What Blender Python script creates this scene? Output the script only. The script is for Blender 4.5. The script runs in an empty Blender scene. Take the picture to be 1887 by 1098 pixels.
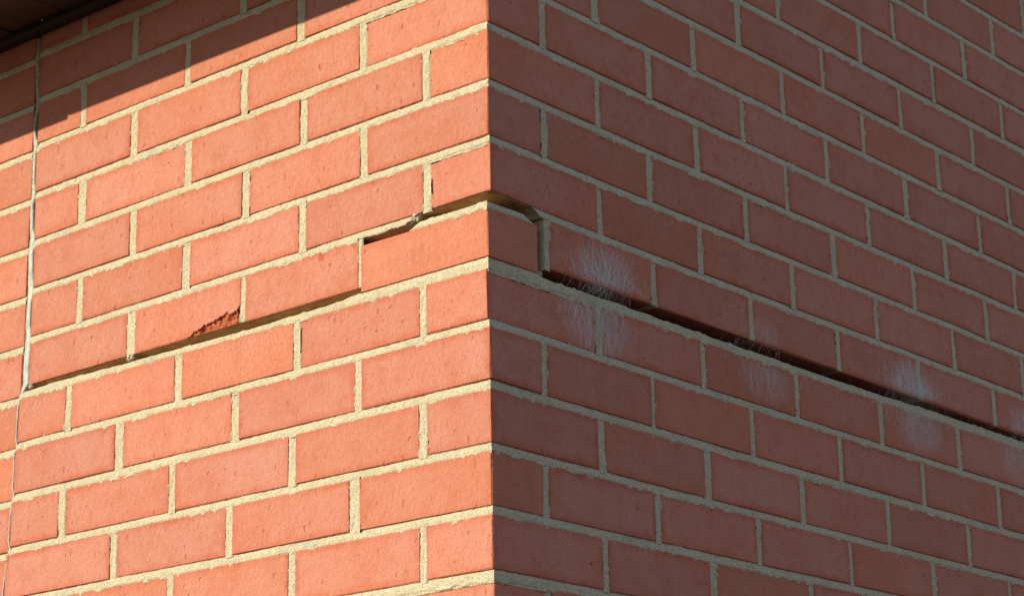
import bpy, math, random
import numpy as np
from mathutils import Vector, Matrix

random.seed(7)
rng = np.random.default_rng(11)
scene = bpy.context.scene
col = scene.collection
Z0 = 2780.0                                   # mm: height above ground of the datum bed joint

# ------------------------------------------------------------------ camera
F_PX, IMG_W, IMG_H = 4318.27, 1887.0, 1098.0
CAM_ROT = (1.873907, 0.020283, 0.704926)
CAM_LOC = (1740.87, -2030.11, -1182.16)       # mm from the corner / datum bed
cam = bpy.data.cameras.new('camera')
cam.sensor_width = 36.0
cam.lens = F_PX / IMG_W * 36.0
cam.clip_start = 0.05
cam.clip_end = 5000.0
cam.dof.use_dof = True
cam.dof.focus_distance = 2.82
cam.dof.aperture_fstop = 16.0
cam_o = bpy.data.objects.new('camera', cam)
col.objects.link(cam_o)
cam_o.location = (CAM_LOC[0] / 1000, CAM_LOC[1] / 1000, (CAM_LOC[2] + Z0) / 1000)
cam_o.rotation_euler = CAM_ROT
scene.camera = cam_o

# ------------------------------------------------------------------ light
SUN_PHI = math.radians(35.0)                  # off the sunny wall's normal, towards its far end
SUN_EL = math.radians(21.2)
sun_dir = Vector((-math.sin(SUN_PHI) * math.cos(SUN_EL), -math.cos(SUN_PHI) * math.cos(SUN_EL), math.sin(SUN_EL)))
world = bpy.data.worlds.new('World')
scene.world = world
world.use_nodes = True
wn = world.node_tree.nodes
sky = wn.new('ShaderNodeTexSky')
sky.sky_type = 'NISHITA'
sky.sun_disc = False
sky.sun_elevation = SUN_EL
sky.air_density = 1.3
sky.dust_density = 0.0
sky.ozone_density = 1.8
sky.sun_rotation = math.atan2(sun_dir.x, sun_dir.y)
world.node_tree.links.new(sky.outputs[0], wn['Background'].inputs[0])
wn['Background'].inputs[1].default_value = 0.090
sl = bpy.data.lights.new('sun', 'SUN')
sl.energy = 3.9
sl.angle = math.radians(0.53)
sl.color = (1.0, 0.975, 0.66)
so = bpy.data.objects.new('sun', sl)
col.objects.link(so)
so.location = (-3, -5, 6)
so.rotation_euler = sun_dir.to_track_quat('Z', 'Y').to_euler()
vs = scene.view_settings
vs.view_transform = 'Standard'
vs.look = 'None'
vs.exposure = 0.80
vs.gamma = 1.0
vs.use_curve_mapping = False

# ------------------------------------------------------------------ helpers
def H(ix, iy, seed):
    with np.errstate(over='ignore'):
        h = (ix.astype(np.int64) * 374761393 + iy.astype(np.int64) * 668265263 + seed * 1274126177) & 0xffffffff
        h = ((h ^ (h >> 13)) * 1274126177) & 0xffffffff
        h = ((h ^ (h >> 16)) * 2246822519) & 0xffffffff
        h = h ^ (h >> 15)
    return h / 4294967295.0

def vn(x, y, seed=0):
    x = np.asarray(x, float); y = np.asarray(y, float)
    ix = np.floor(x); iy = np.floor(y)
    fx = x - ix; fy = y - iy
    fx = fx * fx * (3 - 2 * fx); fy = fy * fy * (3 - 2 * fy)
    a = H(ix, iy, seed); b = H(ix + 1, iy, seed); c = H(ix, iy + 1, seed); d = H(ix + 1, iy + 1, seed)
    return (a * (1 - fx) + b * fx) * (1 - fy) + (c * (1 - fx) + d * fx) * fy

def fbm(x, y, seed=0, o=3):
    s = 0; a = 1; n = 0
    for i in range(o):
        s = s + a * vn(x * 2 ** i, y * 2 ** i, seed + i * 17); n += a; a *= 0.55
    return s / n

def mesh_obj(name, V, Fc, mat, parent=None, smooth=False):
    me = bpy.data.meshes.new(name)
    V = np.asarray(V, float).copy()
    V[:, 2] += Z0
    me.from_pydata((V * 0.001).tolist(), [], Fc)
    if mat: me.materials.append(mat)
    if smooth:
        me.polygons.foreach_set('use_smooth', [True] * len(me.polygons))
    me.update()
    o = bpy.data.objects.new(name, me)
    col.objects.link(o)
    if parent: o.parent = parent
    return o

def empty(name, loc=(0, 0, 0)):
    o = bpy.data.objects.new(name, None)
    col.objects.link(o)
    o.location = loc
    o.empty_display_size = 0.1
    return o

def adopt(o, parent):
    o.parent = parent

def tag(o, label=None, cat=None, group=None, kind=None):
    if label: o['label'] = label
    if cat: o['category'] = cat
    if group: o['group'] = group
    if kind: o['kind'] = kind

def box(x0, x1, y0, y1, z0, z1):
    V = [(x, y, z) for x in (x0, x1) for y in (y0, y1) for z in (z0, z1)]
    Fc = [(0, 1, 3, 2), (4, 6, 7, 5), (0, 4, 5, 1), (2, 3, 7, 6), (0, 2, 6, 4), (1, 5, 7, 3)]
    return V, Fc

R3 = (Matrix.Rotation(CAM_ROT[2], 3, 'Z') @ Matrix.Rotation(CAM_ROT[1], 3, 'Y') @ Matrix.Rotation(CAM_ROT[0], 3, 'X')).transposed()
def project(p):
    q = R3 @ (Vector(p) - Vector(CAM_LOC))
    return (IMG_W / 2 + F_PX * q.x / -q.z, IMG_H / 2 - F_PX * q.y / -q.z)
def in_view(pts, m=6):
    P = [project(p) for p in pts]
    xs = [p[0] for p in P]; ys = [p[1] for p in P]
    return max(xs) > -m and min(xs) < IMG_W + m and max(ys) > -m and min(ys) < IMG_H + m

# ------------------------------------------------------------------ materials
class NT:
    def __init__(s, name):
        s.m = bpy.data.materials.new(name); s.m.use_nodes = True
        s.t = s.m.node_tree; s.n = s.t.nodes; s.b = s.n['Principled BSDF']
    def new(s, t, **kw):
        nd = s.n.new(t)
        for k, v in kw.items():
            if k.startswith('i_'): nd.inputs[int(k[2:])].default_value = v
            else: setattr(nd, k, v)
        return nd
    def L(s, a, b): s.t.links.new(a, b)
    def val(s, sock, v):
        if hasattr(v, 'links'): s.L(v, sock)
        else: sock.default_value = v
    def math(s, op, a, b=0.0, c=0.0, clamp=False):
        nd = s.new('ShaderNodeMath', operation=op, use_clamp=clamp)
        for i, v in enumerate((a, b, c)): s.val(nd.inputs[i], v)
        return nd.outputs[0]
    def noise(s, vec, scale, detail=3, rough=0.55):
        nd = s.new('ShaderNodeTexNoise')
        nd.inputs['Scale'].default_value = scale; nd.inputs['Detail'].default_value = detail; nd.inputs['Roughness'].default_value = rough
        s.L(vec, nd.inputs['Vector']); return nd.outputs[0]
    def sstep(s, v, a, b, lo=0.0, hi=1.0):
        nd = s.new('ShaderNodeMapRange', interpolation_type='SMOOTHSTEP')
        s.val(nd.inputs[0], v)
        for i, x in zip((1, 2, 3, 4), (a, b, lo, hi)): nd.inputs[i].default_value = x
        return nd.outputs[0]
    def mix(s, f, a, b, mode='MIX'):
        nd = s.new('ShaderNodeMix', data_type='RGBA', blend_type=mode)
        s.val(nd.inputs[0], f)
        for i, v in ((6, a), (7, b)):
            if hasattr(v, 'links'): s.L(v, nd.inputs[i])
            else: nd.inputs[i].default_value = (*v, 1)
        return nd.outputs[2]
    def bump(s, h, dist, strength=1.0, prev=None):
        nd = s.new('ShaderNodeBump'); nd.inputs['Distance'].default_value = dist; nd.inputs['Strength'].default_value = strength
        s.L(h, nd.inputs['Height'])
        if prev: s.L(prev, nd.inputs['Normal'])
        return nd.outputs[0]
    def scalevec(s, vec, v):
        nd = s.new('ShaderNodeVectorMath', operation='MULTIPLY'); s.L(vec, nd.inputs[0]); nd.inputs[1].default_value = v
        return nd.outputs[0]

def brick_material():
    t = NT('fired_red_brick')
    geo = t.new('ShaderNodeNewGeometry'); tc = t.new('ShaderNodeTexCoord'); oi = t.new('ShaderNodeObjectInfo')
    pos = geo.outputs['Position']
    sg = t.new('ShaderNodeSeparateXYZ'); t.L(tc.outputs['Generated'], sg.inputs[0])
    sn = t.new('ShaderNodeSeparateXYZ'); t.L(geo.outputs['True Normal'], sn.inputs[0])
    def edge(v, mm):
        a = t.math('MINIMUM', v, t.math('SUBTRACT', 1.0, v)); return t.math('MULTIPLY', a, mm)
    ez = edge(sg.outputs[2], 65.0)
    ex = edge(sg.outputs[0], 190.0); ey = edge(sg.outputs[1], 190.0)
    isl = t.math('GREATER_THAN', t.math('ABSOLUTE', sn.outputs[1]), 0.6)
    el = t.math('ADD', t.math('MULTIPLY', ex, isl), t.math('MULTIPLY', ey, t.math('SUBTRACT', 1.0, isl)))
    e = t.math('MINIMUM', ez, el)
    n_mid = t.noise(pos, 38, 4, 0.6)
    e2 = t.math('ADD', e, t.math('MULTIPLY', t.math('SUBTRACT', n_mid, 0.5), 16.0))
    rim = t.math('MULTIPLY', t.sstep(e2, 0.0, 13.0, 1.0, 0.0), t.sstep(t.noise(pos, 9, 2), 0.3, 0.65, 0.35, 1.0))
    core = (0.490, 0.190, 0.153); deep = (0.430, 0.098, 0.054)
    c = t.mix(rim, core, deep)
    # broad bloom and per-brick tone
    c = t.mix(t.math('ADD', t.sstep(t.noise(pos, 6, 3), 0.38, 0.7, 0.0, 0.45), t.math('MULTIPLY', oi.outputs['Random'], 0.55)), c, (0.465, 0.132, 0.088))
    c = t.mix(t.sstep(t.noise(pos, 120, 3, 0.7), 0.45, 0.75, 0.0, 0.30), c, (0.55, 0.255, 0.195))
    c = t.mix(t.sstep(t.noise(pos, 26, 5, 0.65), 0.46, 0.70, 0.0, 0.42), c, (0.415, 0.110, 0.064))
    c = t.mix(t.sstep(t.noise(t.scalevec(pos, (1, 1, 0.45)), 75, 4, 0.7), 0.55, 0.75, 0.0, 0.45), c, (0.36, 0.100, 0.055))
    hsv = t.new('ShaderNodeHueSaturation'); t.L(c, hsv.inputs['Color'])
    t.L(t.math('ADD', 0.4995, t.math('MULTIPLY', oi.outputs['Random'], 0.004)), hsv.inputs['Hue'])
    t.L(t.math('ADD', 0.935, t.math('MULTIPLY', t.math('FRACT', t.math('MULTIPLY', oi.outputs['Random'], 7.31)), 0.12)), hsv.inputs['Value'])
    c = hsv.outputs[0]
    # small iron pits and drag marks
    vor = t.new('ShaderNodeTexVoronoi'); vor.inputs['Scale'].default_value = 95
    wob = t.new('ShaderNodeVectorMath', operation='ADD'); nz = t.new('ShaderNodeTexNoise'); nz.inputs['Scale'].default_value = 160
    t.L(pos, nz.inputs['Vector']); sc = t.scalevec(nz.outputs['Color'], (0.007, 0.007, 0.007)); t.L(sc, wob.inputs[0]); t.L(t.scalevec(pos, (1, 1, 0.62)), wob.inputs[1])
    t.L(wob.outputs[0], vor.inputs['Vector'])
    sr = t.new('ShaderNodeSeparateColor'); t.L(vor.outputs['Color'], sr.inputs[0])
    rad = t.math('MULTIPLY', t.sstep(sr.outputs[0], 0.45, 1.0), 0.23)
    pit = t.sstep(t.math('SUBTRACT', vor.outputs['Distance'], rad), -0.07, 0.03, 1.0, 0.0)
    pit = t.math('MULTIPLY', pit, t.math('GREATER_THAN', sr.outputs[0], 0.48))
    c = t.mix(t.math('MULTIPLY', pit, t.sstep(sr.outputs[1], 0.0, 1.0, 0.12, 0.75)), c, (0.27, 0.060, 0.032))
    vor2 = t.new('ShaderNodeTexVoronoi'); vor2.inputs['Scale'].default_value = 34; t.L(t.scalevec(pos, (1, 1, .8)), vor2.inputs['Vector'])
    sr2 = t.new('ShaderNodeSeparateColor'); t.L(vor2.outputs['Color'], sr2.inputs[0])
    pit2 = t.math('MULTIPLY', t.sstep(vor2.outputs['Distance'], 0.03, 0.075, 1.0, 0.0), t.math('GREATER_THAN', sr2.outputs[0], 0.90))
    c = t.mix(t.math('MULTIPLY', pit2, 0.75), c, (0.13, 0.038, 0.025))
    c = t.mix(t.sstep(t.noise(pos, 330, 2, 0.6), 0.52, 0.72, 0.0, 0.6), c, (0.35, 0.100, 0.055))
    # a few red smears that belong to single bricks
    for (u, z, r) in ((168, 20, 5.5), (284, -227, 7)):
        d = t.new('ShaderNodeVectorMath', operation='DISTANCE'); t.L(pos, d.inputs[0]); d.inputs[1].default_value = (-u / 1000, 0.0, (z + Z0) / 1000)
        dd = t.math('ADD', d.outputs['Value'], t.math('MULTIPLY', t.math('SUBTRACT', t.noise(pos, 130, 3), 0.5), 0.014))
        c = t.mix(t.sstep(dd, r / 1000 * 0.75, r / 1000, 0.75, 0.0), c, (0.36, 0.075, 0.035))
    # powdery dust caught by old silk round the webs
    streak = t.noise(t.scalevec(pos, (1, 1, 0.10)), 520, 3, 0.6)
    sx = t.new('ShaderNodeSeparateXYZ'); t.L(pos, sx.inputs[0])
    bloom = None
    for (u, z, ru, rz, k) in ((222, -262, 72, 44, 1.0), (210, -335, 75, 50, 1.0), (585, -336, 80, 34, .55), (575, -266, 55, 26, .35), (970, -262, 78, 40, 1.0), (990, -331, 80, 42, 1.0), (1310, -266, 60, 36, .7), (1295, -330, 80, 40, .6)):
        a = t.math('DIVIDE', t.math('SUBTRACT', sx.outputs[1], u / 1000), ru / 1000)
        b_ = t.math('DIVIDE', t.math('SUBTRACT', sx.outputs[2], (z + Z0) / 1000), rz / 1000)
        r2 = t.math('ADD', t.math('MULTIPLY', a, a), t.math('MULTIPLY', b_, b_))
        f_ = t.math('MULTIPLY', t.sstep(r2, 0.0, 1.0, 1.0, 0.0), k)
        bloom = f_ if bloom is None else t.math('MAXIMUM', bloom, f_)
    onr = t.math('GREATER_THAN', sx.outputs[0], -0.02)
    bloom = t.math('MULTIPLY', t.math('MULTIPLY', bloom, onr), t.sstep(streak, 0.36, 0.72, 0.05, 0.62))
    c = t.mix(bloom, c, (0.58, 0.50, 0.56))
    # broken core of a spalled corner
    at = t.new('ShaderNodeAttribute', attribute_name='chip')
    core_c = t.mix(t.sstep(t.noise(pos, 300, 3), 0.35, 0.7), (0.48, 0.120, 0.060), (0.40, 0.095, 0.046))
    c = t.mix(at.outputs['Fac'], c, core_c)
    t.L(c, t.b.inputs['Base Color'])
    t.b.inputs['Roughness'].default_value = 0.82
    t.b.inputs['Specular IOR Level'].default_value = 0.12
    b = t.bump(t.noise(t.scalevec(pos, (1, 1, 0.7)), 190, 3, 0.6), 0.0015, 0.75)
    b = t.bump(t.noise(pos, 60, 4, 0.6), 0.0018, 0.6, b)
    b = t.bump(t.math('SUBTRACT', 1.0, t.math('MAXIMUM', pit, pit2)), 0.0009, 0.8, b)
    t.L(b, t.b.inputs['Normal'])
    return t.m

def mortar_material():
    t = NT('sandy_lime_mortar')
    pos = t.new('ShaderNodeNewGeometry').outputs['Position']
    g = t.noise(pos, 620, 4, 0.7)
    c = t.mix(t.sstep(g, 0.32, 0.68), (0.335, 0.262, 0.188), (0.645, 0.530, 0.415))
    c = t.mix(t.sstep(t.noise(pos, 22, 3), 0.42, 0.72, 0.0, 0.75), c, (0.44, 0.345, 0.25))
    c = t.mix(t.sstep(t.noise(pos, 14, 4, 0.6), 0.55, 0.74, 0.0, 0.5), c, (0.32, 0.28, 0.26))
    c = t.mix(t.sstep(t.noise(pos, 260, 3, 0.65), 0.48, 0.72, 0.0, 0.55), c, (0.29, 0.23, 0.15))
    v = t.new('ShaderNodeTexVoronoi'); v.inputs['Scale'].default_value = 330; t.L(pos, v.inputs['Vector'])
    sr = t.new('ShaderNodeSeparateColor'); t.L(v.outputs['Color'], sr.inputs[0])
    sp = t.math('MULTIPLY', t.sstep(v.outputs['Distance'], 0.25, 0.42, 1.0, 0.0), t.math('GREATER_THAN', sr.outputs[0], 0.74))
    c = t.mix(t.math('MULTIPLY', sp, 0.55), c, (0.20, 0.155, 0.10))
    sp2 = t.math('MULTIPLY', t.sstep(v.outputs['Distance'], 0.25, 0.42, 1.0, 0.0), t.math('LESS_THAN', sr.outputs[0], 0.10))
    c = t.mix(t.math('MULTIPLY', sp2, 0.7), c, (0.58, 0.54, 0.45))
    t.L(c, t.b.inputs['Base Color'])
    t.b.inputs['Roughness'].default_value = 0.95
    t.b.inputs['Specular IOR Level'].default_value = 0.15
    b = t.bump(g, 0.0012, 0.6)
    b = t.bump(t.noise(pos, 170, 3), 0.002, 0.5, b)
    t.L(b, t.b.inputs['Normal'])
    return t.m

def plain(name, colour, rough=0.8, var=None, scale=40, bump=0.0, spec=0.3):
    t = NT(name)
    pos = t.new('ShaderNodeNewGeometry').outputs['Position']
    n = t.noise(pos, scale, 4)
    t.L(t.mix(t.sstep(n, 0.3, 0.7), colour, var or tuple(x * 0.8 for x in colour)), t.b.inputs['Base Color'])
    t.b.inputs['Roughness'].default_value = rough
    t.b.inputs['Specular IOR Level'].default_value = spec
    if bump: t.L(t.bump(n, bump, 0.7), t.b.inputs['Normal'])
    return t.m

def wood_material():
    t = NT('brown_stained_timber')
    pos = t.new('ShaderNodeNewGeometry').outputs['Position']
    v = t.scalevec(pos, (1.0, 0.06, 1.0))
    g = t.noise(v, 260, 4, 0.65)
    c = t.mix(t.sstep(g, 0.35, 0.65), (0.070, 0.028, 0.011), (0.020, 0.008, 0.004))
    c = t.mix(t.sstep(t.noise(v, 30, 2), 0.4, 0.7, 0, .6), c, (0.040, 0.016, 0.007))
    t.L(c, t.b.inputs['Base Color'])
    t.b.inputs['Roughness'].default_value = 0.6
    t.L(t.bump(g, 0.0012, 0.7), t.b.inputs['Normal'])
    return t.m

def sealant_material():
    t = NT('grey_white_sealant')
    pos = t.new('ShaderNodeNewGeometry').outputs['Position']
    s = t.new('ShaderNodeSeparateXYZ'); t.L(pos, s.inputs[0])
    n = t.noise(t.scalevec(pos, (1, 1, 0.25)), 240, 3)
    grit = t.noise(pos, 420, 3)
    old = t.mix(t.sstep(grit, 0.4, 0.62), (0.17, 0.145, 0.11), (0.40, 0.36, 0.29))
    new = t.mix(t.sstep(n, 0.35, 0.65), (0.38, 0.365, 0.35), (0.23, 0.22, 0.215))
    f = t.sstep(t.math('ADD', s.outputs[2], t.math('MULTIPLY', t.noise(pos, 15, 2), 0.04)), (-40 + Z0) / 1000 + 0.02, (20 + Z0) / 1000 + 0.02)
    t.L(t.mix(f, new, old), t.b.inputs['Base Color'])
    t.b.inputs['Roughness'].default_value = 0.55
    t.L(t.bump(t.math('ADD', n, grit), 0.0012, 0.5), t.b.inputs['Normal'])
    return t.m

M_BRICK = brick_material()
M_MORTAR = mortar_material()
M_WOOD = wood_material()
M_TRIM = plain('dark_brown_trim_paint', (0.034, 0.016, 0.010), 0.6, scale=60)
M_FASCIA = plain('dark_brown_fascia_paint', (0.060, 0.030, 0.018), 0.5)
M_GUTTER = plain('brown_gutter_plastic', (0.050, 0.028, 0.020), 0.4)
M_ROOF = plain('concrete_roof_tile', (0.16, 0.10, 0.08), 0.9, scale=30)
M_BLOCK = plain('grey_blockwork', (0.30, 0.28, 0.25), 0.95, scale=80, bump=0.002)
M_SEAL = sealant_material()
M_RESIDUE = plain('bounce_tinted_mortar', (0.66, 0.37, 0.17), 0.95, (0.48, 0.25, 0.11), scale=90, bump=0.002)  # mortar colour with the crack's warm bounced light painted in
M_WEB = plain('pale_spider_silk', (0.80, 0.78, 0.80), 0.7)
M_GROUND = plain('dry_garden_soil', (0.065, 0.036, 0.026), 0.95, (0.045, 0.027, 0.019), scale=4)

# ------------------------------------------------------------------ the ground
V, Fc = [(-1500, -1500, 0), (1500, -1500, 0), (1500, 1500, 0), (-1500, 1500, 0)], [(0, 1, 2, 3)]
g = mesh_obj('ground', np.array(V) * 1000.0 - np.array([0, 0, Z0]), Fc, M_GROUND)
tag(g, kind='structure')

# ------------------------------------------------------------------ masonry survey (mm)
UA, UB = 4.0, 1.5            # the part above the crack has slid: right face out by UA, left face back by UB
PITCH = 223.5
PERP_L = {-3: [(778.1, 14)], -2: [(437.2, 13.5), (662.5, 13.1)], -1: [(324.8, 13.4), (548.5, 11.3), (772.9, 11.9)],
 0: [(210.0, 12.1), (432.6, 12.9), (658.7, 14.0)], 1: [(99.6, 12.0), (318.5, 12.6), (543.4, 13.3), (768.6, 16.5)],
 2: [(208.1, 12.5), (427.2, 13.1), (655.1, 13.4)], 3: [(99.9, 12.4), (319.3, 12.0), (543.4, 14.6), (766.2, 12.0)],
 4: [(215.1, 5.7), (429.2, 8.7), (653.4, 16.5)], 5: [(106.9, 10.8), (326.4, 11.5), (552.1, 14.3), (780.5, 11.9)],
 6: [(216.7, 10.8), (439.6, 13.6), (668.7, 16.4)], 7: [(108.7, 12.7), (333.5, 12.9), (559.6, 12.0), (786.1, 13.6)],
 8: [(223.9, 16.6), (447.7, 12.6), (674.7, 13.0)], 9: [(110.3, 10.4), (332.3, 11.5), (558.7, 11.7)]}
PERP_R = {-6: [(1446.2, 11.0)], -5: [(1105.0, 11.5), (1325.4, 11.3)], -4: [(996.3, 11.6), (1219.3, 14.7)],
 -3: [(663.7, 10.5), (888.0, 12.3), (1109.2, 10.7), (1333.4, 10.9)], -2: [(555.6, 13.3), (775.0, 11.0), (997.6, 11.5), (1224.6, 11.8)],
 -1: [(221.0, 13.6), (441.4, 11.0), (662.3, 10.4), (879.9, 10.8), (1103.4, 13.6), (1331.1, 13.0)],
 0: [(110.7, 12.8), (334.5, 12.8), (554.3, 10.9), (771.9, 10.3), (994.8, 14.2), (1223.4, 12.0)],
 1: [(220.6, 10.4), (438.7, 12.9), (657.5, 10.0), (878.0, 11.3), (1105.1, 12.8), (1326.2, 9.1)],
 2: [(108.3, 10.4), (327.6, 11.1), (550.1, 11.3), (773.9, 13.7), (999.4, 11.2), (1221.1, 12.0)],
 3: [(217.5, 9.5), (436.2, 11.2), (659.6, 11.8), (881.8, 10.0), (1107.3, 11.6), (1328.2, 11.2)],
 4: [(104.1, 19.1), (328.5, 11.9), (550.3, 11.2), (769.6, 10.0), (994.3, 14.5), (1223.5, 12.1)],
 5: [(213.1, 12.9), (437.5, 10.5), (660.6, 10.0), (882.2, 13.2), (1106.8, 12.2)],
 6: [(101.5, 10.4), (322.0, 8.0), (544.1, 10.4), (764.6, 11.0), (991.1, 11.5), (1220.2, 12.3)],
 7: [(210.9, 12.1), (436.1, 14.3), (658.9, 13.1), (883.6, 10.3), (1114.3, 12.0)],
 8: [(99.7, 10.3), (322.7, 10.6), (547.8, 11.3), (775.1, 10.3), (1000.8, 13.6), (1232.3, 10.5)],
 9: [(211.5, 10.8), (437.9, 14.1), (667.4, 10.9)], 10: [(98.8, 10.1)]}
BED_L = {-3: (229.5, 0.0), -2: (160.5, -.006), -1: (84.1, -.0035), 0: (9.9, -.0065), 1: (-65.1, -.0052), 2: (-140.0, -.0046), 3: (-215.5, -.0025),
 5: (-374.7, .0028), 6: (-449.9, .0032), 7: (-525.4, .0036), 8: (-601.6, .0065), 9: (-677.5, .002)}
BED_R = {-6: (456.0, 0), -5: (381.0, 0), -4: (305.9, -.0011), -3: (227.5, .0025), -2: (155.7, -.0018), -1: (81.2, -.0019), 0: (9.2, -.0056), 1: (-68.4, -.0015), 2: (-141.9, -.0016), 3: (-217.3, .0006),
 5: (-375.7, -.0002), 6: (-451.4, .0002), 7: (-527.7, .0022), 8: (-602.8, .006), 9: (-678.5, .006)}
THICK = {-3: 11.8, -2: 10.8, -1: 10.6, 0: 10.6, 1: 10.4, 2: 9.8, 3: 10.0, 5: 10.2, 6: 11.3, 7: 10.2, 8: 11.0, 9: 11.8}
SEAL = [(884.4, 259.1, 11.7), (885.3, 213.5, 11.7), (882.5, 168.9, 10.3), (879.1, 155.8, 14.2), (882.1, 134.0, 9.0), (883.6, 126.5, 7.7), (885.8, 113.2, 7.7), (883.4, 95.3, 10.3), (880.3, 82.5, 14.9), (882.5, 69.3, 10.8), (882.5, 57.3, 9.7), (881.8, 31.6, 9.7), (880.6, 9.2, 14.0), (881.8, -0.7, 14.0), (883.7, -10.4, 10.2), (882.0, -44.5, 11.4), (879.1, -61.3, 15.2), (879.7, -71.2, 18.9), (882.1, -84.0, 15.7), (880.9, -110.9, 13.9), (878.4, -141.3, 18.6), (880.6, -160.6, 13.8), (881.7, -193.2, 13.8), (879.1, -215.0, 18.5), (881.3, -237.3, 17.4), (881.9, -257.7, 17.4), (881.6, -282.0, 18.6), (887.4, -293.7, 9.9), (892.5, -308.9, 6.2), (892.5, -316.9, 3.0), (893.2, -336.0, 3.0), (893.7, -364.6, 3.7), (893.0, -374.3, 8.7), (896.8, -383.1, 3.0), (895.3, -413.5, 2.5), (897.1, -429.9, 2.5), (895.0, -446.0, 8.6), (899.6, -456.2, 8.6), (899.5, -465.6, 3.7), (900.9, -507.5, 2.9), (898.7, -521.8, 8.6), (901.9, -529.0, 6.1), (904.4, -538.0, 2.9), (906.9, -568.5, 2.9), (908.3, -582.1, 2.9)]
SZ = np.array([s[1] for s in SEAL])[::-1]; SU = np.array([s[0] for s in SEAL])[::-1]; SW = np.array([s[2] for s in SEAL])[::-1]
SOFFIT_Z = 270.0
C_TOP_R, C_BOT = -16, 37
U_MAX_R, U_MAX_PANEL = 3300.0, 2700.0

def upper(c): return c <= 4
def bed0(D, k):
    if k in D: return D[k]
    lo, hi = min(D), max(D)
    if k < lo: return (D[lo][0] + 75.0 * (lo - k), D[lo][1])
    if k > hi: return (D[hi][0] - 74.9 * (k - hi), D[hi][1] * 0.5)
    raise KeyError(k)
def zbed(wall, k, u):
    D, E2 = (BED_L, BED_R) if wall == 'L' else (BED_R, BED_L)
    z0, s = bed0(D, k); zc = 0.5 * (z0 + bed0(E2, k)[0])
    if k == 3: zc = -213.0
    return z0 + s * u + (zc - z0) * np.exp(-np.maximum(u, 0) / 170.0)
def th(k): return THICK.get(k, 10.4)
# edges of the brick rows (z as a function of the distance u from the corner)
def z_bot(wall, c, u):
    if c == 4: return (-284.9 if wall == 'L' else -283.3) + 0 * u
    return zbed(wall, c, u) + th(c) / 2
def z_top(wall, c, u):
    if c == 5:
        z0, s = (-305.5, .003) if wall == 'L' else (-308.9, .0027)
        return z0 + s * u + (-307.0 - z0) * np.exp(-np.maximum(u, 0) / 170.0)
    return zbed(wall, c - 1, u) - th(c - 1) / 2
CB_TOP, CB_BOT = -230.0, -292.4                 # the corner brick that stayed down

def perps(wall, c):
    D = PERP_L if wall == 'L' else PERP_R
    lim = 1400 if wall == 'L' else U_MAX_R
    if c in D: p = list(D[c])
    else:
        p0 = ((212 if c % 2 == 0 else 106) if wall == 'L' else (104 if c % 2 == 0 else 215)) + random.uniform(-3, 3)
        p = [(p0, 11.0)]
    while p[0][0] > 90 + 135 + (60 if False else 0): p.insert(0, (p[0][0] - PITCH, 11.0))
    while p[-1][0] < lim: p.append((p[-1][0] + PITCH + random.uniform(-1.5, 1.5), 11.0))
    return p
PL = {c: perps('L', c) for c in range(C_TOP_R, C_BOT + 1)}
PR = {c: perps('R', c) for c in range(C_TOP_R, C_BOT + 1)}
def joint_edge(c, side):
    zt, zb = -75.0 * (c - 1) + 6, -75.0 * c + 6
    z = np.linspace(zb, zt, 9)
    u = np.interp(z, SZ, SU); w = np.interp(z, SZ, SW)
    return float(np.median(u + side * w / 2)) - side * 1.2

# ------------------------------------------------------------------ bricks
def brick_geo(fn, ch=(0.7, 1.5), jit=0.25):
    """chamfered six-sided block; fn(i,j,k) gives the corners"""
    C = {(i, j, k): np.array(fn(i, j, k), float) for i in (0, 1) for j in (0, 1) for k in (0, 1)}
    V = []; idx = {}
    for key, p in C.items():
        nb = []
        for a in range(3):
            q = list(key); q[a] = 1 - q[a]; d = C[tuple(q)] - p
            nb.append(d / np.linalg.norm(d))
        for a in range(3):
            o = [b for b in range(3) if b != a]
            v = p + nb[o[0]] * random.uniform(*ch) + nb[o[1]] * random.uniform(*ch) + np.array([random.uniform(-jit, jit) for _ in range(3)])
            idx[(key, a)] = len(V); V.append(v)
    V = np.array(V); Fc = []
    ks = [(0, 0), (0, 1), (1, 1), (1, 0)]
    for a in range(3):
        o = [b for b in range(3) if b != a]
        for s in (0, 1):
            f = []
            for m, n in ks:
                key = [0, 0, 0]; key[a] = s; key[o[0]] = m; key[o[1]] = n
                f.append(idx[(tuple(key), a)])
            Fc.append(f)
        for m, n in ks:
            k0 = [0, 0, 0]; k0[o[0]] = m; k0[o[1]] = n; k1 = list(k0); k1[a] = 1
            k0, k1 = tuple(k0), tuple(k1)
            Fc.append([idx[(k0, o[0])], idx[(k0, o[1])], idx[(k1, o[1])], idx[(k1, o[0])]])
    for key in C: Fc.append([idx[(key, 0)], idx[(key, 1)], idx[(key, 2)]])
    cen = V.mean(0); out = []
    for f in Fc:
        p = V[f]; n = np.cross(p[1] - p[0], p[2] - p[0])
        out.append(tuple(f) if np.dot(n, p.mean(0) - cen) > 0 else tuple(f[::-1]))
    return V, out

class Pool:
    def __init__(s): s.V = []; s.F = []; s.n = 0
    def add(s, V, Fc):
        s.V.append(np.asarray(V, float)); s.F += [tuple(i + s.n for i in f) for f in Fc]; s.n += len(V)
    def build(s, name, mat, parent, smooth=False):
        if not s.n: return None
        return mesh_obj(name, np.concatenate(s.V), s.F, mat, parent, smooth)

house = empty('brick_house')
tag(house, 'corner of a red brick house with a stepped crack across its sunlit and shaded walls', 'house')
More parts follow.
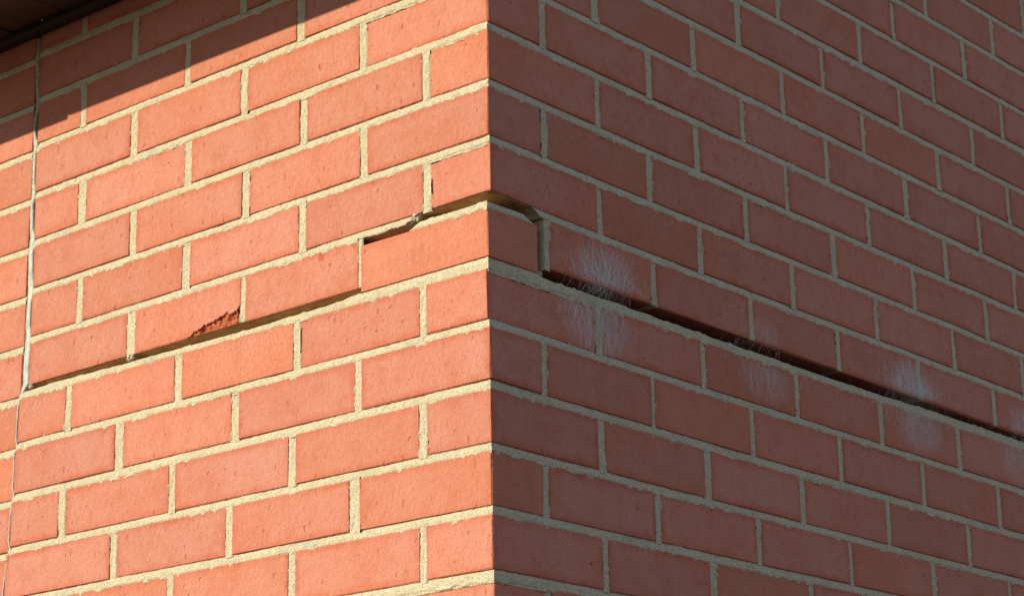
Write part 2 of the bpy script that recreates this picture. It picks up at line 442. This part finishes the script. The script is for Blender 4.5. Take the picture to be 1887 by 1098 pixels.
# inner leaf of blockwork behind the facing bricks carries each wall's pieces
ZT_R = 75.0 * (-C_TOP_R) + 60
il_v, il_f = box(-890, -104.5, 104.5, 205, -Z0, SOFFIT_Z + 40)
il_v2, il_f2 = box(-205, -104.5, 206, U_MAX_R, -Z0, ZT_R)
wall = mesh_obj('wall', il_v + il_v2, il_f + [tuple(q + 8 for q in f) for f in il_f2], M_BLOCK, house)
wall['label'] = 'cracked corner wall with one sunlit and one shaded face'
il_v, il_f = box(-U_MAX_PANEL, -892, 104.5, 205, -Z0, SOFFIT_Z + 40)
panel = mesh_obj('wall', il_v, il_f, M_BLOCK, house)
panel['label'] = 'wall panel on the far side of the sealed vertical joint'
field = Pool(); field_p = Pool()
DEPTH = 102.5
n_vis = 0
def put(V, Fc, par, pool, front):
    global n_vis
    if in_view(front):
        o = mesh_obj('brick', V, Fc, M_BRICK)
        if par is panel: adopt(o, panel)
        else: o.parent = par
        n_vis += 1
        return o
    pool.add(V, Fc)
    return None

CHIP = [(539.5, -286.0), (528.6, -281.4), (510.6, -275.5), (499.3, -273.8), (485.9, -272.6), (474.8, -268.6), (463.7, -266.1), (450.3, -267.4), (441.5, -265.3), (433.0, -259.5)]
def chipped_brick(u0, u1, c, y):
    """left-wall brick with a spalled lower corner, front face as a fine relief"""
    nu, nz = 108, 34
    U = np.linspace(u0, u1, nu); T = np.linspace(0, 1, nz)
    UU, TT = np.meshgrid(U, T)
    zb = z_bot('L', c, UU); zt = z_top('L', c, UU)
    ZZ = zb + (zt - zb) * TT
    cu = np.array([p[0] for p in CHIP])[::-1]; cz = np.array([p[1] for p in CHIP])[::-1]
    lim = np.interp(UU, cu, cz, right=-400) + (fbm(UU / 5, ZZ / 5, 5) - .5) * 7
    inside = lim - ZZ
    dep = np.where(inside > 0, np.minimum(2.6 + inside * 0.42, 11) + (fbm(UU / 11, ZZ / 8, 9, 3) - .5) * 7 + (vn(UU / 14, ZZ / 9, 3) > .5) * 1.2, 0)
    dep = np.clip(dep, 0, 14)
    e = np.minimum(np.minimum(UU - u0, u1 - UU), np.minimum(ZZ - zb, zt - ZZ))
    dep = np.maximum(dep, np.where(e < 0.6, 1.0, 0))
    V = np.stack([-UU.ravel(), y + dep.ravel(), ZZ.ravel()], 1)
    Fc = [(r * nu + q, r * nu + q + 1, (r + 1) * nu + q + 1, (r + 1) * nu + q) for r in range(nz - 1) for q in range(nu - 1)]
    Fc = [f[::-1] for f in Fc]
    n = len(V)
    ring = [q for q in range(nu)] + [r * nu + nu - 1 for r in range(1, nz)] + [(nz - 1) * nu + q for q in range(nu - 2, -1, -1)] + [r * nu for r in range(nz - 2, 0, -1)]
    back = V[ring].copy(); back[:, 1] = y + DEPTH
    V = np.concatenate([V, back]); m = len(ring)
    Fc += [(ring[i], ring[(i + 1) % m], n + (i + 1) % m, n + i) for i in range(m)]
    Fc.append(tuple(n + i for i in range(m)))
    o = mesh_obj('brick', V, Fc, M_BRICK, wall)
    at = o.data.attributes.new('chip', 'FLOAT', 'POINT')
    ch = np.zeros(len(V)); ch[:n] = (np.where(inside > 0.2, 1.0, 0.0)).ravel()
    at.data.foreach_set('value', ch)
    o['label'] = 'brick with its lower corner spalled off to the rough red core'
    return o

for c in range(C_TOP_R, C_BOT + 1):
    up = upper(c)
    a, b = (UA, UB) if up else (0.0, 0.0)
    corner_low = c == 4
    # ---- corner brick
    l0, r0 = PL[c][0], PR[c][0]
    lu, ru = l0[0] - l0[1] / 2, r0[0] - r0[1] / 2
    if corner_low: a = b = 0.0; ru = 94.5; lu = 212.4
    left_ok = True
    def fn(i, j, k):
        x = a if i else -lu; y = ru if j else b
        if corner_low: z = CB_TOP if k else CB_BOT
        else:
            u = lu if not i else (ru if j else 0)
            w_ = 'L' if not i else 'R'
            z = (z_top if k else z_bot)(w_, c, u)
        return (x, y, z)
    if not corner_low:
        _dx, _dy = random.uniform(-1.9, 1.2), random.uniform(-1.2, 1.9)
        a += _dx; b += _dy
    V, Fc = brick_geo(fn, (0.6, 1.9), 0.35)
    zc_ = float(z_bot('L', c, 0.)), float(z_top('L', c, 0.))
    put(V, Fc, wall, field, [(-lu, 0, zc_[0]), (-lu, 0, zc_[1]), (0, 0, zc_[0]), (0, 0, zc_[1]), (0, ru, zc_[0]), (0, ru, zc_[1])])
    a, b = (UA, UB) if up else (0.0, 0.0)
    # ---- right wall run
    P = PR[c]
    for (p0, w0), (p1, w1) in zip(P[:-1], P[1:]):
        u0 = p0 + w0 / 2; u1 = p1 - w1 / 2
        if c == 4 and p0 < 120: u0 = 113.0
        off = random.uniform(-.6, .6); tl = random.uniform(-.35, .35)
        fn = lambda i, j, k: (a + off + (tl if j else -tl) if i else a - DEPTH, u1 if j else u0, (z_top if k else z_bot)('R', c, u1 if j else u0))
        V, Fc = brick_geo(fn)
        zz = float(z_bot('R', c, u0)), float(z_top('R', c, u0))
        if c == 4: V, Fc = brick_geo(fn, (0.8, 3.0), 0.5)
        put(V, Fc, wall, field, [(0, u, z) for u in (u0, u1) for z in zz])
    # ---- left wall run to the sealed joint
    if -75.0 * c + 4 < SOFFIT_Z + 10:
        je = joint_edge(c, -1)
        P = [p for p in PL[c] if p[0] + p[1] / 2 < je - 25]
        ends = [(p[0] - p[1] / 2) for p in P[1:]] + [je]
        for (p0, w0), u1 in zip(P, ends):
            u0 = p0 + w0 / 2
            off = random.uniform(-.6, .6); tl = random.uniform(-.35, .35)
            if c == 4 and 420 < p0 < 440:
                chipped_brick(u0, u1, c, b); n_vis += 1
                continue
            fn = lambda i, j, k: (-u1 if i else -u0, b + DEPTH if j else b + off + (tl if i else -tl), (z_top if k else z_bot)('L', c, u1 if i else u0))
            V, Fc = brick_geo(fn)
            zz = float(z_bot('L', c, u0)), float(z_top('L', c, u0))
            put(V, Fc, wall, field, [(-u, 0, z) for u in (u0, u1) for z in zz])
        # ---- panel beyond the joint
        js = joint_edge(c, 1)
        u0 = js; first = True
        while u0 < U_MAX_PANEL:
            u1 = u0 + ((168 if c % 2 else 128) if first else PITCH - 10.5)
            zb, zt = -75.0 * c - 4 + 5.2, -75.0 * (c - 1) - 4 - 5.2
            off = random.uniform(-.6, .6) + 1.0; tl = random.uniform(-.3, .3)
            fn = lambda i, j, k: (-u1 if i else -u0, DEPTH if j else off + (tl if i else -tl), zt if k else zb)
            V, Fc = brick_geo(fn)
            put(V, Fc, panel, field_p, [(-u, 0, z) for u in (u0, u1) for z in (zb, zt)])
            u0 = u1 + 10.5; first = False
o = field.build('bricks_beyond_view', M_BRICK, wall); tag(o, kind='stuff')
o = field_p.build('bricks_beyond_view', M_BRICK, None); adopt(o, panel); tag(o, kind='stuff')
print('bricks in view', n_vis)

# ------------------------------------------------------------------ mortar
def place(wl, u, d, z, a, b):
    if wl == 'L': return np.stack([np.minimum(-u, a - d), b + d, z], -1)
    return np.stack([a - d, np.maximum(u, b + d), z], -1)

def grid_faces(nr, nc, flip):
    f = [(r * nc + q, r * nc + q + 1, (r + 1) * nc + q + 1, (r + 1) * nc + q) for r in range(nr - 1) for q in range(nc - 1)]
    return [x[::-1] for x in f] if flip else f

def bed_strip(pool, wl, us, zb, zt, a, b, seed, top='tuck', bot='tuck', fine=True, smear=False):
    """mortar bed between the row edges zb and zt, along u"""
    us = np.asarray(us, float)
    zb = np.broadcast_to(np.asarray(zb, float), us.shape); zt = np.broadcast_to(np.asarray(zt, float), us.shape)
    vs_ = [-0.34, -0.2, -0.1, 0.0, 0.12, 0.28, 0.45, 0.62, 0.78, 0.9, 1.0, 1.1, 1.22] if fine else [-0.3, 0.0, 0.5, 1.0, 1.2]
    if top == 'ret': vs_ = [v for v in vs_ if v <= 1.0]
    if bot == 'ret': vs_ = [v for v in vs_ if v >= 0.0]
    sg = us if wl == 'R' else -us - 3000
    rows = []
    rows_d = []
    t_ = zt - zb
    for v in vs_:
        z = zb + t_ * v
        n1 = fbm(sg / 7.0, z / 5.0, seed, 3) - .5
        n2 = fbm(sg / 2.6, z / 2.6, seed + 40, 2) - .5
        sm = fbm(sg / 11.0, z / 6.0, seed + 80, 3)
        vv = min(max(v, 0), 1)
        d = 0.05 + 2.5 * vv ** 2.4 + (fbm(sg / 3.2, z / 3.2, seed + 21, 2) - .5) * 2.6 * np.exp(-us / 9.0) + n1 * 1.5 + n2 * 0.8 + (fbm(sg / 60.0, z * 0, seed + 5, 2) - .5) * 1.4
        if v < 0: d = np.maximum(d, 0.2) + 0.9 - np.clip((sm - (0.53 if smear else 0.56)) * 15, 0, 2.6) * (1.0 if v > -0.25 or smear else .6)
        if v > 1.02: d = 3.0 + n1 - np.clip((sm - (0.60 if smear else 0.66)) * 18, 0, 3.8)
        d = np.maximum(d, -1.0)
        zz = z + (vn(sg / 3.0, z / 3.0, seed + 7) - .5) * 0.9
        if (top == 'ret' and v == 1.0) or (bot == 'ret' and v == 0.0):
            zz = z + (fbm(sg / 14.0, 0 * z, seed + 3, 4) - .5) * 5.6 - (0.6 if top == 'ret' else -.6)
            d = d + 0.6
        rows.append((d, zz))
    if top == 'ret':
        d0, z0 = rows[-1]
        for k, dd in enumerate((3.0, 9.0, 24.0, 60.0, 99.0)):
            rows.append((d0 + dd, z0 + (fbm(sg / 9.0, z0 * 0 + k * 3, seed + 60, 3) - .5) * (1.6 + 0.4 * k)))
    if bot == 'ret':
        d0, z0 = rows[0]
        for k, dd in enumerate((3.0, 9.0, 24.0, 60.0, 99.0)):
            rows.insert(0, (d0 + dd, z0 + (fbm(sg / 9.0, z0 * 0 + k * 3, seed + 60, 3) - .5) * (1.6 + 0.4 * k)))
    Vv = np.concatenate([place(wl, us, d, z, a, b) for d, z in rows])
    pool.add(Vv, grid_faces(len(rows), len(us), wl == 'L'))

def head_strip(pool, wl, u0, u1, zb, zt, a, b, seed, fine=True, left_ret=False, bot_ret=False):
    m = 1.7
    nu = 10 if fine else 3
    us = np.concatenate([[u0 - m, u0 - m * .4], np.linspace(u0, u1, nu), [u1 + m * .4, u1 + m]])
    if left_ret: us = np.linspace(u0, u1 + m, nu + 2)
    e = 3.0
    zs = np.arange(zb - (0 if bot_ret else e), zt + e, 2.6) if fine else np.array([zb - e, (zb + zt) / 2, zt + e])
    U, Zg = np.meshgrid(us, zs)
    sg = U if wl == 'R' else -U - 3000
    n1 = fbm(sg / 5.0, Zg / 7.0, seed, 3) - .5
    n2 = fbm(sg / 2.6, Zg / 2.6, seed + 40, 2) - .5
    sm = fbm(sg / 6.0, Zg / 11.0, seed + 80, 3)
    d = 0.75 + n1 * 1.7 + n2 * 0.8 + (vn(Zg / 40, Zg * 0, seed + 9) - .5) * 1.2
    outm = (U < u0 - .1) | (U > u1 + .1)
    d = np.where(outm, np.maximum(d, .4) + 0.9 - np.clip((sm - .585) * 16, 0, 3.0), d)
    d = np.maximum(d, -.8)
    UU = U + (vn(sg / 3, Zg / 3, seed + 2) - .5) * 0.8
    P = place(wl, UU, d, Zg, a, b)
    nr, nc = P.shape[:2]
    if bot_ret:
        extra = []
        for dd in (60.0, 12.0, 3.0):
            extra.append(place(wl, UU[0], d[0] + dd, Zg[0] + (vn(sg[0] / 3, sg[0] * 0 + dd, seed) - .5) * 1.5, a, b))
        P = np.concatenate([np.array(extra), P]); nr += 3
    if left_ret:
        ex = []
        for dd in (85.0, 30.0, 8.0, 2.0):
            q = P[:, 0].copy()
            if wl == 'R': q[:, 0] -= dd
            else: q[:, 1] += dd
            ex.append(q)
        P = np.concatenate([np.stack(ex, 1), P], 1); nc += 4
    pool.add(P.reshape(-1, 3), grid_faces(nr, nc, wl == 'L'))

def usamp(u0, u1, fine_to, step=2.6):
    if u0 >= fine_to: return np.linspace(u0, u1, max(2, int((u1 - u0) / 80)))
    f = np.arange(u0, min(u1, fine_to), step)
    if u1 > fine_to: f = np.concatenate([f, np.arange(fine_to, u1 + 40, 80.0)])
    else: f = np.concatenate([f, [u1]])
    return f

far_mortar = Pool(); far_mortar_p = Pool()
FR = 1490.0
for k in range(C_TOP_R, C_BOT + 1):
    fine = -8 <= k <= 10
    pool = Pool() if fine else far_mortar
    a, b = (UA, UB) if k <= 3 else (0.0, 0.0)
    left = -75.0 * k < SOFFIT_Z + 10
    ju = 0.5 * (joint_edge(k, -1) + joint_edge(k + 1, -1)) if left else 0
    ul = usamp(-a, ju, 1000 if fine else 0) if left else None
    ur = usamp(b, U_MAX_R, FR if fine else 0)
    sd = 100 + k * 7
    if k == 3:
        lo = Pool()
        zt_l = lambda u: -218.6 + 0 * u
        u = usamp(0.0, 129.0, 2000)
        bed_strip(lo, 'L', u, CB_TOP, -220.6 - np.clip((u - 112) / 17, 0, 1) * 8, 0, 0, sd, top='ret')
        u = usamp(0.0, 89.0, 2000)
        bed_strip(lo, 'R', u, CB_TOP, -220.6 - np.clip((u - 69) / 20, 0, 1) * 8.5, 0, 0, sd, top='ret')
        o = lo.build('bed_joint', M_MORTAR, wall, True)
        o['label'] = 'broken mortar left lying on the corner brick'
        u = usamp(219.0, ju, 2000)
        bed_strip(pool, 'L', u, z_top('L', 4, u), z_bot('L', 3, u), a, b, sd)
        u = usamp(122.0, 221.0, 2000)
        bed_strip(pool, 'L', u, -220.6 + np.clip((137 - u) / 15, 0, 1) * 11, z_bot('L', 3, u), a, b, sd, bot='ret')
        u = usamp(78.0, 116.0, 2000)
        bed_strip(pool, 'R', u, z_top('R', 4, u) + np.clip((96 - u) / 18, 0, 1) * 9.5, z_bot('R', 3, u), a, b, sd, bot='ret')
        u = usamp(114.0, U_MAX_R, FR)
        bed_strip(pool, 'R', u, z_top('R', 4, u), z_bot('R', 3, u), a, b, sd)
    elif k == 4:
        u = usamp(0.0, 211.0, 2000)
        bed_strip(pool, 'L', u, z_top('L', 5, u), CB_BOT, 0, 0, sd)
        u = usamp(0.0, 97.0, 2000)
        bed_strip(pool, 'R', u, z_top('R', 5, u), CB_BOT, 0, 0, sd)
        u = usamp(209.0, joint_edge(5, -1), 2000)
        zm = np.interp(u, [209, 316, 417, 500, 674, 790, 890], [-292.6, -295.5, -296.5, -295.3, -293.6, -291.5, -292.5])
        bed_strip(pool, 'L', u, z_top('L', 5, u), zm, 0, 0, sd, top='ret')
        u = usamp(95.0, U_MAX_R, FR)
        zm = np.interp(u, [95, 110, 180, 430, 720, 870, 1020, 1180, 1320], [-292.4, -294.8, -294.3, -295.6, -296, -294.8, -292, -290.6, -290.2])
        bed_strip(pool, 'R', u, z_top('R', 5, u), zm, 0, 0, sd, top='ret')
    else:
        if left: bed_strip(pool, 'L', ul, z_top('L', k + 1, ul), z_bot('L', k, ul), a, b, sd, fine=fine, smear=k <= -2)
        bed_strip(pool, 'R', ur, z_top('R', k + 1, ur), z_bot('R', k, ur), a, b, sd, fine=fine)
    if fine: pool.build('bed_joint', M_MORTAR, wall, True)
    if left:
        pp = Pool() if fine else far_mortar_p
        js = 0.5 * (joint_edge(k, 1) + joint_edge(k + 1, 1))
        u = usamp(js, U_MAX_PANEL, 1010 if fine else 0)
        zc_ = -75.0 * k - 4
        bed_strip(pp, 'L', u, zc_ - 5.2, zc_ + 5.2, 0, 1.0, sd + 3000, fine=fine)
        if fine: adopt(pp.build('bed_joint', M_MORTAR, None, True), panel)

def residue(wl, u0, u1, zfun, seed):
    p = Pool()
    us = np.arange(u0, u1, 3.0); ds = np.array([0.9, 2.2, 4, 7, 11, 16, 23, 32, 45, 65, 99.0])
    U, D = np.meshgrid(us, ds)
    n = fbm(U / 11.0, D / 9.0, seed, 4)
    z = zfun(U) + np.where(D < 3, 0.8, -0.3) - 2.0 * np.clip(n - 0.2, 0, 1) * np.clip(D / 4.0, 0.25, 1)
    p.add(place(wl, U, D + (fbm(U / 8, D * 0, seed + 2) - .5) * 2.2, z, UA, UB).reshape(-1, 3), grid_faces(len(ds), len(us), wl == 'R'))
    o = p.build('mortar_residue', M_RESIDUE, wall, True)
residue('L', 219.5, 878.0, lambda u: z_bot('L', 4, u), 71)
residue('L', 2.0, 135.0, lambda u: z_bot('L', 3, u), 72)
residue('R', 3.0, 100.0, lambda u: z_bot('R', 3, u), 73)
# crumbs of broken mortar lodged in the crack
for (wl, u, z, d, r) in (('L', 118, -213.5, 2.5, 7.5), ('L', 127, -216, 1.5, 5.0), ('L', 655, -288, 4, 6.5), ('L', 648, -289, 1.5, 4.0), ('L', 868, -288, 3, 5.0), ('R', 99, -291.5, 2.0, 4.0)):
    p = Pool(); nt, npp = 7, 10; Vc = []
    for i_ in range(nt):
        for j_ in range(npp):
            th_, ph_ = math.pi * i_ / (nt - 1), 2 * math.pi * j_ / npp
            rr = r * (0.62 + 0.75 * float(vn(ph_ * 1.3 + u, th_ * 2.1 + z, 5)))
            q = place(wl, np.array(u + rr * math.sin(th_) * math.cos(ph_)), np.array(d + rr * math.sin(th_) * math.sin(ph_) * .8), np.array(z + rr * .75 * math.cos(th_)), 0, 0)
            Vc.append(q)
    Fq = [(i_ * npp + j_, i_ * npp + (j_ + 1) % npp, (i_ + 1) * npp + (j_ + 1) % npp, (i_ + 1) * npp + j_) for i_ in range(nt - 1) for j_ in range(npp)]
    p.add(np.array(Vc), Fq); p.build('mortar_crumb', M_MORTAR, wall)

for c in range(C_TOP_R, C_BOT + 1):
    a, b = (UA, UB) if upper(c) else (0.0, 0.0)
    for wl, PP in (('L', PL), ('R', PR)):
        if wl == 'L':
            if not -75.0 * c + 4 < SOFFIT_Z + 10: continue
            lim = joint_edge(c, -1) - 25
        else: lim = U_MAX_R
        for (p, w) in PP[c]:
            if p + w / 2 > lim: continue
            u0, u1 = p - w / 2, p + w / 2
            zb, zt = float(z_bot(wl, c, p)), float(z_top(wl, c, p))
            P3 = [((-p, 0, z) if wl == 'L' else (0, p, z)) for z in (zb, zt)]
            vis = in_view(P3, 20)
            pool = Pool() if vis else far_mortar
            sd = 900 + c * 31 + int(p)
            if c == 4 and wl == 'R' and p < 120:
                head_strip(pool, wl, 103.6, 113.0, zb, zt, a, b, sd, True, left_ret=True, bot_ret=False)
            else:
                head_strip(pool, wl, u0, u1, zb, zt, a, b, sd, vis, bot_ret=(c == 4))
            if vis: pool.build('head_joint', M_MORTAR, wall, True)
    if -75.0 * c + 4 < SOFFIT_Z + 10:
        u0 = joint_edge(c, 1) + (168 if c % 2 else 128)
        while u0 < U_MAX_PANEL:
            head_strip(far_mortar_p, 'L', u0, u0 + 10.5, -75.0 * c + 1.2, -75.0 * (c - 1) - 9.2, 0, 1.0, c * 13 + int(u0), False)
            u0 += PITCH
o = far_mortar.build('mortar_beyond_view', M_MORTAR, wall, True); tag(o, kind='stuff')
o = far_mortar_p.build('mortar_beyond_view', M_MORTAR, None, True); adopt(o, panel); tag(o, kind='stuff')

# ------------------------------------------------------------------ sealant bead in the movement joint
zs = np.arange(-700.0, 258.0, 2.0)
cu = np.interp(zs, SZ, SU); cw = np.interp(zs, SZ, SW)
low = zs < SZ[0]
cu = np.where(low, 908.3 + (SZ[0] - zs) * 0.02, cu)
prof = np.array([-1.0, -.92, -.7, -.35, 0, .35, .7, .92, 1.0])
rows = []
for i, z in enumerate(zs):
    w = max(cw[i] / 2 * 0.86, 2.0) + (vn(z / 6, 0, 3) - .5) * 0.8 + 0.2
    dd = 2.6 - 3.0 * np.sqrt(np.maximum(0, 1 - prof ** 2)) * (0.75 + 0.25 * min(1, w / 5)) + (fbm(prof * 2 + 5, z / 5 + 0 * prof, 8) - .5) * 1.3
    dd[0] = dd[-1] = 9.0
    rows.append(np.stack([-(cu[i] + prof * w), dd + 0.6 + max(0.0, (cw[i] - 8) * 0.13) - 1.7 * max(0.0, min(1.0, (7 - cw[i]) / 3)) * (prof > -0.9) * (prof < 0.9), np.full(9, z)], 1))
o = mesh_obj('sealant_bead', np.concatenate(rows), grid_faces(len(zs), 9, True), M_SEAL, house, True)
o['label'] = 'grey white sealant bead filling the vertical joint'

# ------------------------------------------------------------------ eave over the sunny wall
OH = 300.0
V, Fc = box(-U_MAX_PANEL, 20, -OH + 1, -1, SOFFIT_Z + 13, SOFFIT_Z + 20)
eave = mesh_obj('eave', V, Fc, M_TRIM, house)
eave['label'] = 'dark brown boarded eave with trim strip over the sunlit wall'
def ep(name, V, Fc, mat):
    o = mesh_obj(name, V, Fc, mat); adopt(o, eave); return o
x = 20.0
i = 0
while x > -U_MAX_PANEL:
    w = 118.0
    dz = (0.0, 1.2, 0.4, 1.6)[i % 4]
    V, Fc = brick_geo(lambda i_, j, k: (x - 2 if i_ else x - w + 2, -16.5 if j else -OH + 1, SOFFIT_Z + 12 if k else SOFFIT_Z + dz), (1.5, 2.2), 0.1)
    ep('soffit_board', V, Fc, M_WOOD)
    x -= w; i += 1
# quadrant trim where boards meet brick
n = 7
arc = [(-18.0 * math.cos(t), -11.5 * math.sin(t)) for t in np.linspace(0, math.pi / 2, n)]
sec = [(-1.0, 0.0)] + [(-18.0, 0.0), (-18.0, -7.0), (-15.5, -11.0), (-10.0, -12.5), (-1.0, -12.5)]
Vt = [(xx, y, SOFFIT_Z + z) for xx in (20.0, -U_MAX_PANEL) for y, z in sec]
m = len(sec)
Fc = [(q, (q + 1) % m, m + (q + 1) % m, m + q) for q in range(m)] + [tuple(range(m))[::-1], tuple(range(m, 2 * m))]
ep('cover_strip', Vt, Fc, M_TRIM)
# two fascia boards with a slight step where they meet
FX = -(822 + OH * math.tan(SUN_PHI))
FZ = 262.0
for x0, x1, zb in ((FX + 1, 40.0, FZ), (-U_MAX_PANEL, FX - 1, FZ - 4.5)):
    V, Fc = brick_geo(lambda i_, j, k: (x1 if i_ else x0, -OH if j else -OH - 20, FZ + 220 if k else zb), (0.8, 1.2), 0.05)
    ep('fascia_board', V, Fc, M_FASCIA)
# boxed end of the eave past the corner
V, Fc = brick_geo(lambda i_, j, k: (39.0 if i_ else 22.0, -6.0 if j else -OH + 1.5, FZ + 215 if k else FZ + 1.5), (0.8, 1.2), 0.05)
ep('eave_end_board', V, Fc, M_FASCIA)
# half-round gutter
sec = []
for t in np.linspace(0, math.pi, 13): sec.append((-OH - 77 - 55 * math.cos(t), FZ + 190 - 60 * math.sin(t)))
for t in np.linspace(math.pi, 0, 13): sec.append((-OH - 77 - 52 * math.cos(t), FZ + 190 - 57 * math.sin(t)))
m = len(sec)
Vt = [(xx, y, z) for xx in (60.0, -U_MAX_PANEL) for y, z in sec]
Fc = [(q, (q + 1) % m, m + (q + 1) % m, m + q) for q in range(m)]
ep('gutter', Vt, Fc, M_GUTTER)
# roof slope behind the gutter
sl_ = math.tan(math.radians(30))
V = []
for xx in (60.0, -U_MAX_PANEL):
    for y in (-OH - 60, 1200.0):
        zb = FZ + 225 + (y + OH + 60) * sl_
        V += [(xx, y, zb), (xx, y, zb + 40)]
Fc = [(0, 1, 3, 2), (4, 6, 7, 5), (0, 4, 5, 1), (2, 3, 7, 6), (0, 2, 6, 4), (1, 5, 7, 3)]
mesh_obj('roof', V, Fc, M_ROOF, house)

# ------------------------------------------------------------------ cobwebs
def tube(pool, pts, r):
    pts = np.asarray(pts, float); n = len(pts)
    V = []
    for i in range(n):
        t = pts[min(i + 1, n - 1)] - pts[max(i - 1, 0)]; t /= np.linalg.norm(t) + 1e-9
        u = np.cross(t, (0.31, 0.52, 0.79)); u /= np.linalg.norm(u) + 1e-9; v = np.cross(t, u)
        rr = r * (1.0 if i < n - 1 else 0.4)
        for k in range(3):
            an = k * 2.0944
            V.append(pts[i] + rr * (math.cos(an) * u + math.sin(an) * v))
    Fc = [(i * 3 + k, i * 3 + (k + 1) % 3, (i + 1) * 3 + (k + 1) % 3, (i + 1) * 3 + k) for i in range(n - 1) for k in range(3)]
    pool.add(V, Fc)

def wall_pt(wl, u, z, d):
    up_z = z > -289
    a, b = (UA, UB) if up_z else (0, 0)
    return (a + d, u, z) if wl == 'R' else (-u, b - d, z)

def web(wl, fans, label, strands=0, crack=None, ring=None):
    p = Pool()
    for (u0, z0, spread_u, ang0, ang1, l0, l1, n, r) in fans:
        for _ in range(int(n * 1.15)):
            t = max(-1.7, min(1.7, random.gauss(0, 0.6)))
            u = u0 + t * spread_u
            up_ = ang0 > 0
            an = math.radians(random.gauss((ang0 + ang1) / 2, (ang1 - ang0) / 4)) + t * (-0.30 if up_ else 0.30)
            ln = random.uniform(l0, l1) * max(0.2, 1 - abs(t) * 0.5)
            st = random.random() ** 1.6 * 0.7 * ln
            ln2 = min(ln, st + random.uniform(0.25, 0.7) * ln)
            kx = random.uniform(-.25, .25); ph = random.uniform(0, 6)
            pts = []
            for q in np.linspace(0, 1, 5):
                s_ = st + (ln2 - st) * q
                pts.append(wall_pt(wl, u + math.cos(an) * s_ + kx * s_ * q * .5 + 0.8 * math.sin(ph + q * 5), z0 + math.sin(an) * s_, 1.3 + random.uniform(0, .5) + 1.0 * math.sin(q * 3)))
            tube(p, pts, r * random.uniform(.4, .95))
    for _ in range(strands // 2):                       # tangle across the open crack
        u = crack[0] + random.gauss(0, 1) * crack[1]
        up_ = wall_pt(wl, u + random.uniform(-8, 8), -283.5, -random.uniform(-1, 6))
        dn = wall_pt(wl, u + random.uniform(-14, 14), -295.5, -random.uniform(0, 7))
        md = [(up_[i] + dn[i]) / 2 + random.uniform(-3, 3) for i in range(3)]
        tube(p, [up_, md, dn], random.uniform(.06, .15))
    if ring:                                       # mouth of the spider's tunnel
        for _ in range(26):
            a0 = random.uniform(0, 6.28); rr = ring[2] * random.uniform(.9, 1.35); dd = random.uniform(-6, 1)
            tube(p, [wall_pt(wl, ring[0] + rr * math.cos(a0 + e), ring[1] + rr * math.sin(a0 + e) * .95, dd) for e in np.linspace(0, 1.3, 5)], .06)
    o = p.build('cobweb', M_WEB, None)
    tag(o, label, 'cobweb')
    return o

web('R', [(222, -281, 66, 58, 122, 25, 88, 170, .12), (222, -279, 45, 15, 165, 14, 66, 170, .11), (205, -309, 66, -128, -52, 25, 96, 180, .12), (215, -306, 75, -145, -40, 10, 42, 100, .09), (140, -310, 40, -110, -80, 10, 45, 40, .08)],
    'largest cobweb with a round tunnel mouth, fanning white threads beside the corner', 150, (222, 30), (216, -289.0, 5.0))
web('R', [(572, -281, 50, 65, 115, 12, 48, 60, .075)],
    'sparse wisps of silk above the crack on the shaded wall')
web('R', [(585, -309, 95, -115, -65, 15, 72, 210, .085)],
    'thin cobweb of threads hanging below the crack on the shaded wall', 40, (585, 45))
web('R', [(965, -281, 80, 65, 112, 20, 74, 330, .105), (990, -280, 60, 40, 150, 8, 36, 150, .095), (995, -304, 85, -112, -65, 20, 74, 340, .10), (895, -306, 45, -120, -60, 10, 42, 80, .085)],
    'dense lavender white cobweb matted above and below the crack on the shaded wall', 120, (975, 55))
web('R', [(1312, -281, 50, 65, 115, 15, 58, 150, .10)],
    'cobweb above the crack where the shaded wall runs furthest from the corner', 40, (1310, 35))
web('R', [(1295, -304, 75, -115, -65, 15, 66, 150, .095)],
    'cobweb below the crack where the shaded wall runs furthest from the corner')
web('L', [(110, -290, 42, 78, 108, 35, 58, 55, .07)],
    'few fine silk threads on the sunlit corner brick under the crack')

web('L', [(330, -281, 95, 60, 105, 14, 55, 50, .055)],
    'faint silk threads on the sunlit brick beside the spalled one, above the crack')
web('L', [(420, -306, 95, -110, -75, 12, 56, 50, .055)],
    'faint silk threads on the sunlit bricks just below the crack')
web('L', [(850, -309, 20, -110, -70, 10, 40, 45, .07)],
    'small wisps of silk on the sunlit brick by the thin end of the sealant')
web('L', [(832, -385, 6, -130, -40, 4, 24, 18, .12)],
    'tiny white silk tuft on a sunlit brick near the sealant')
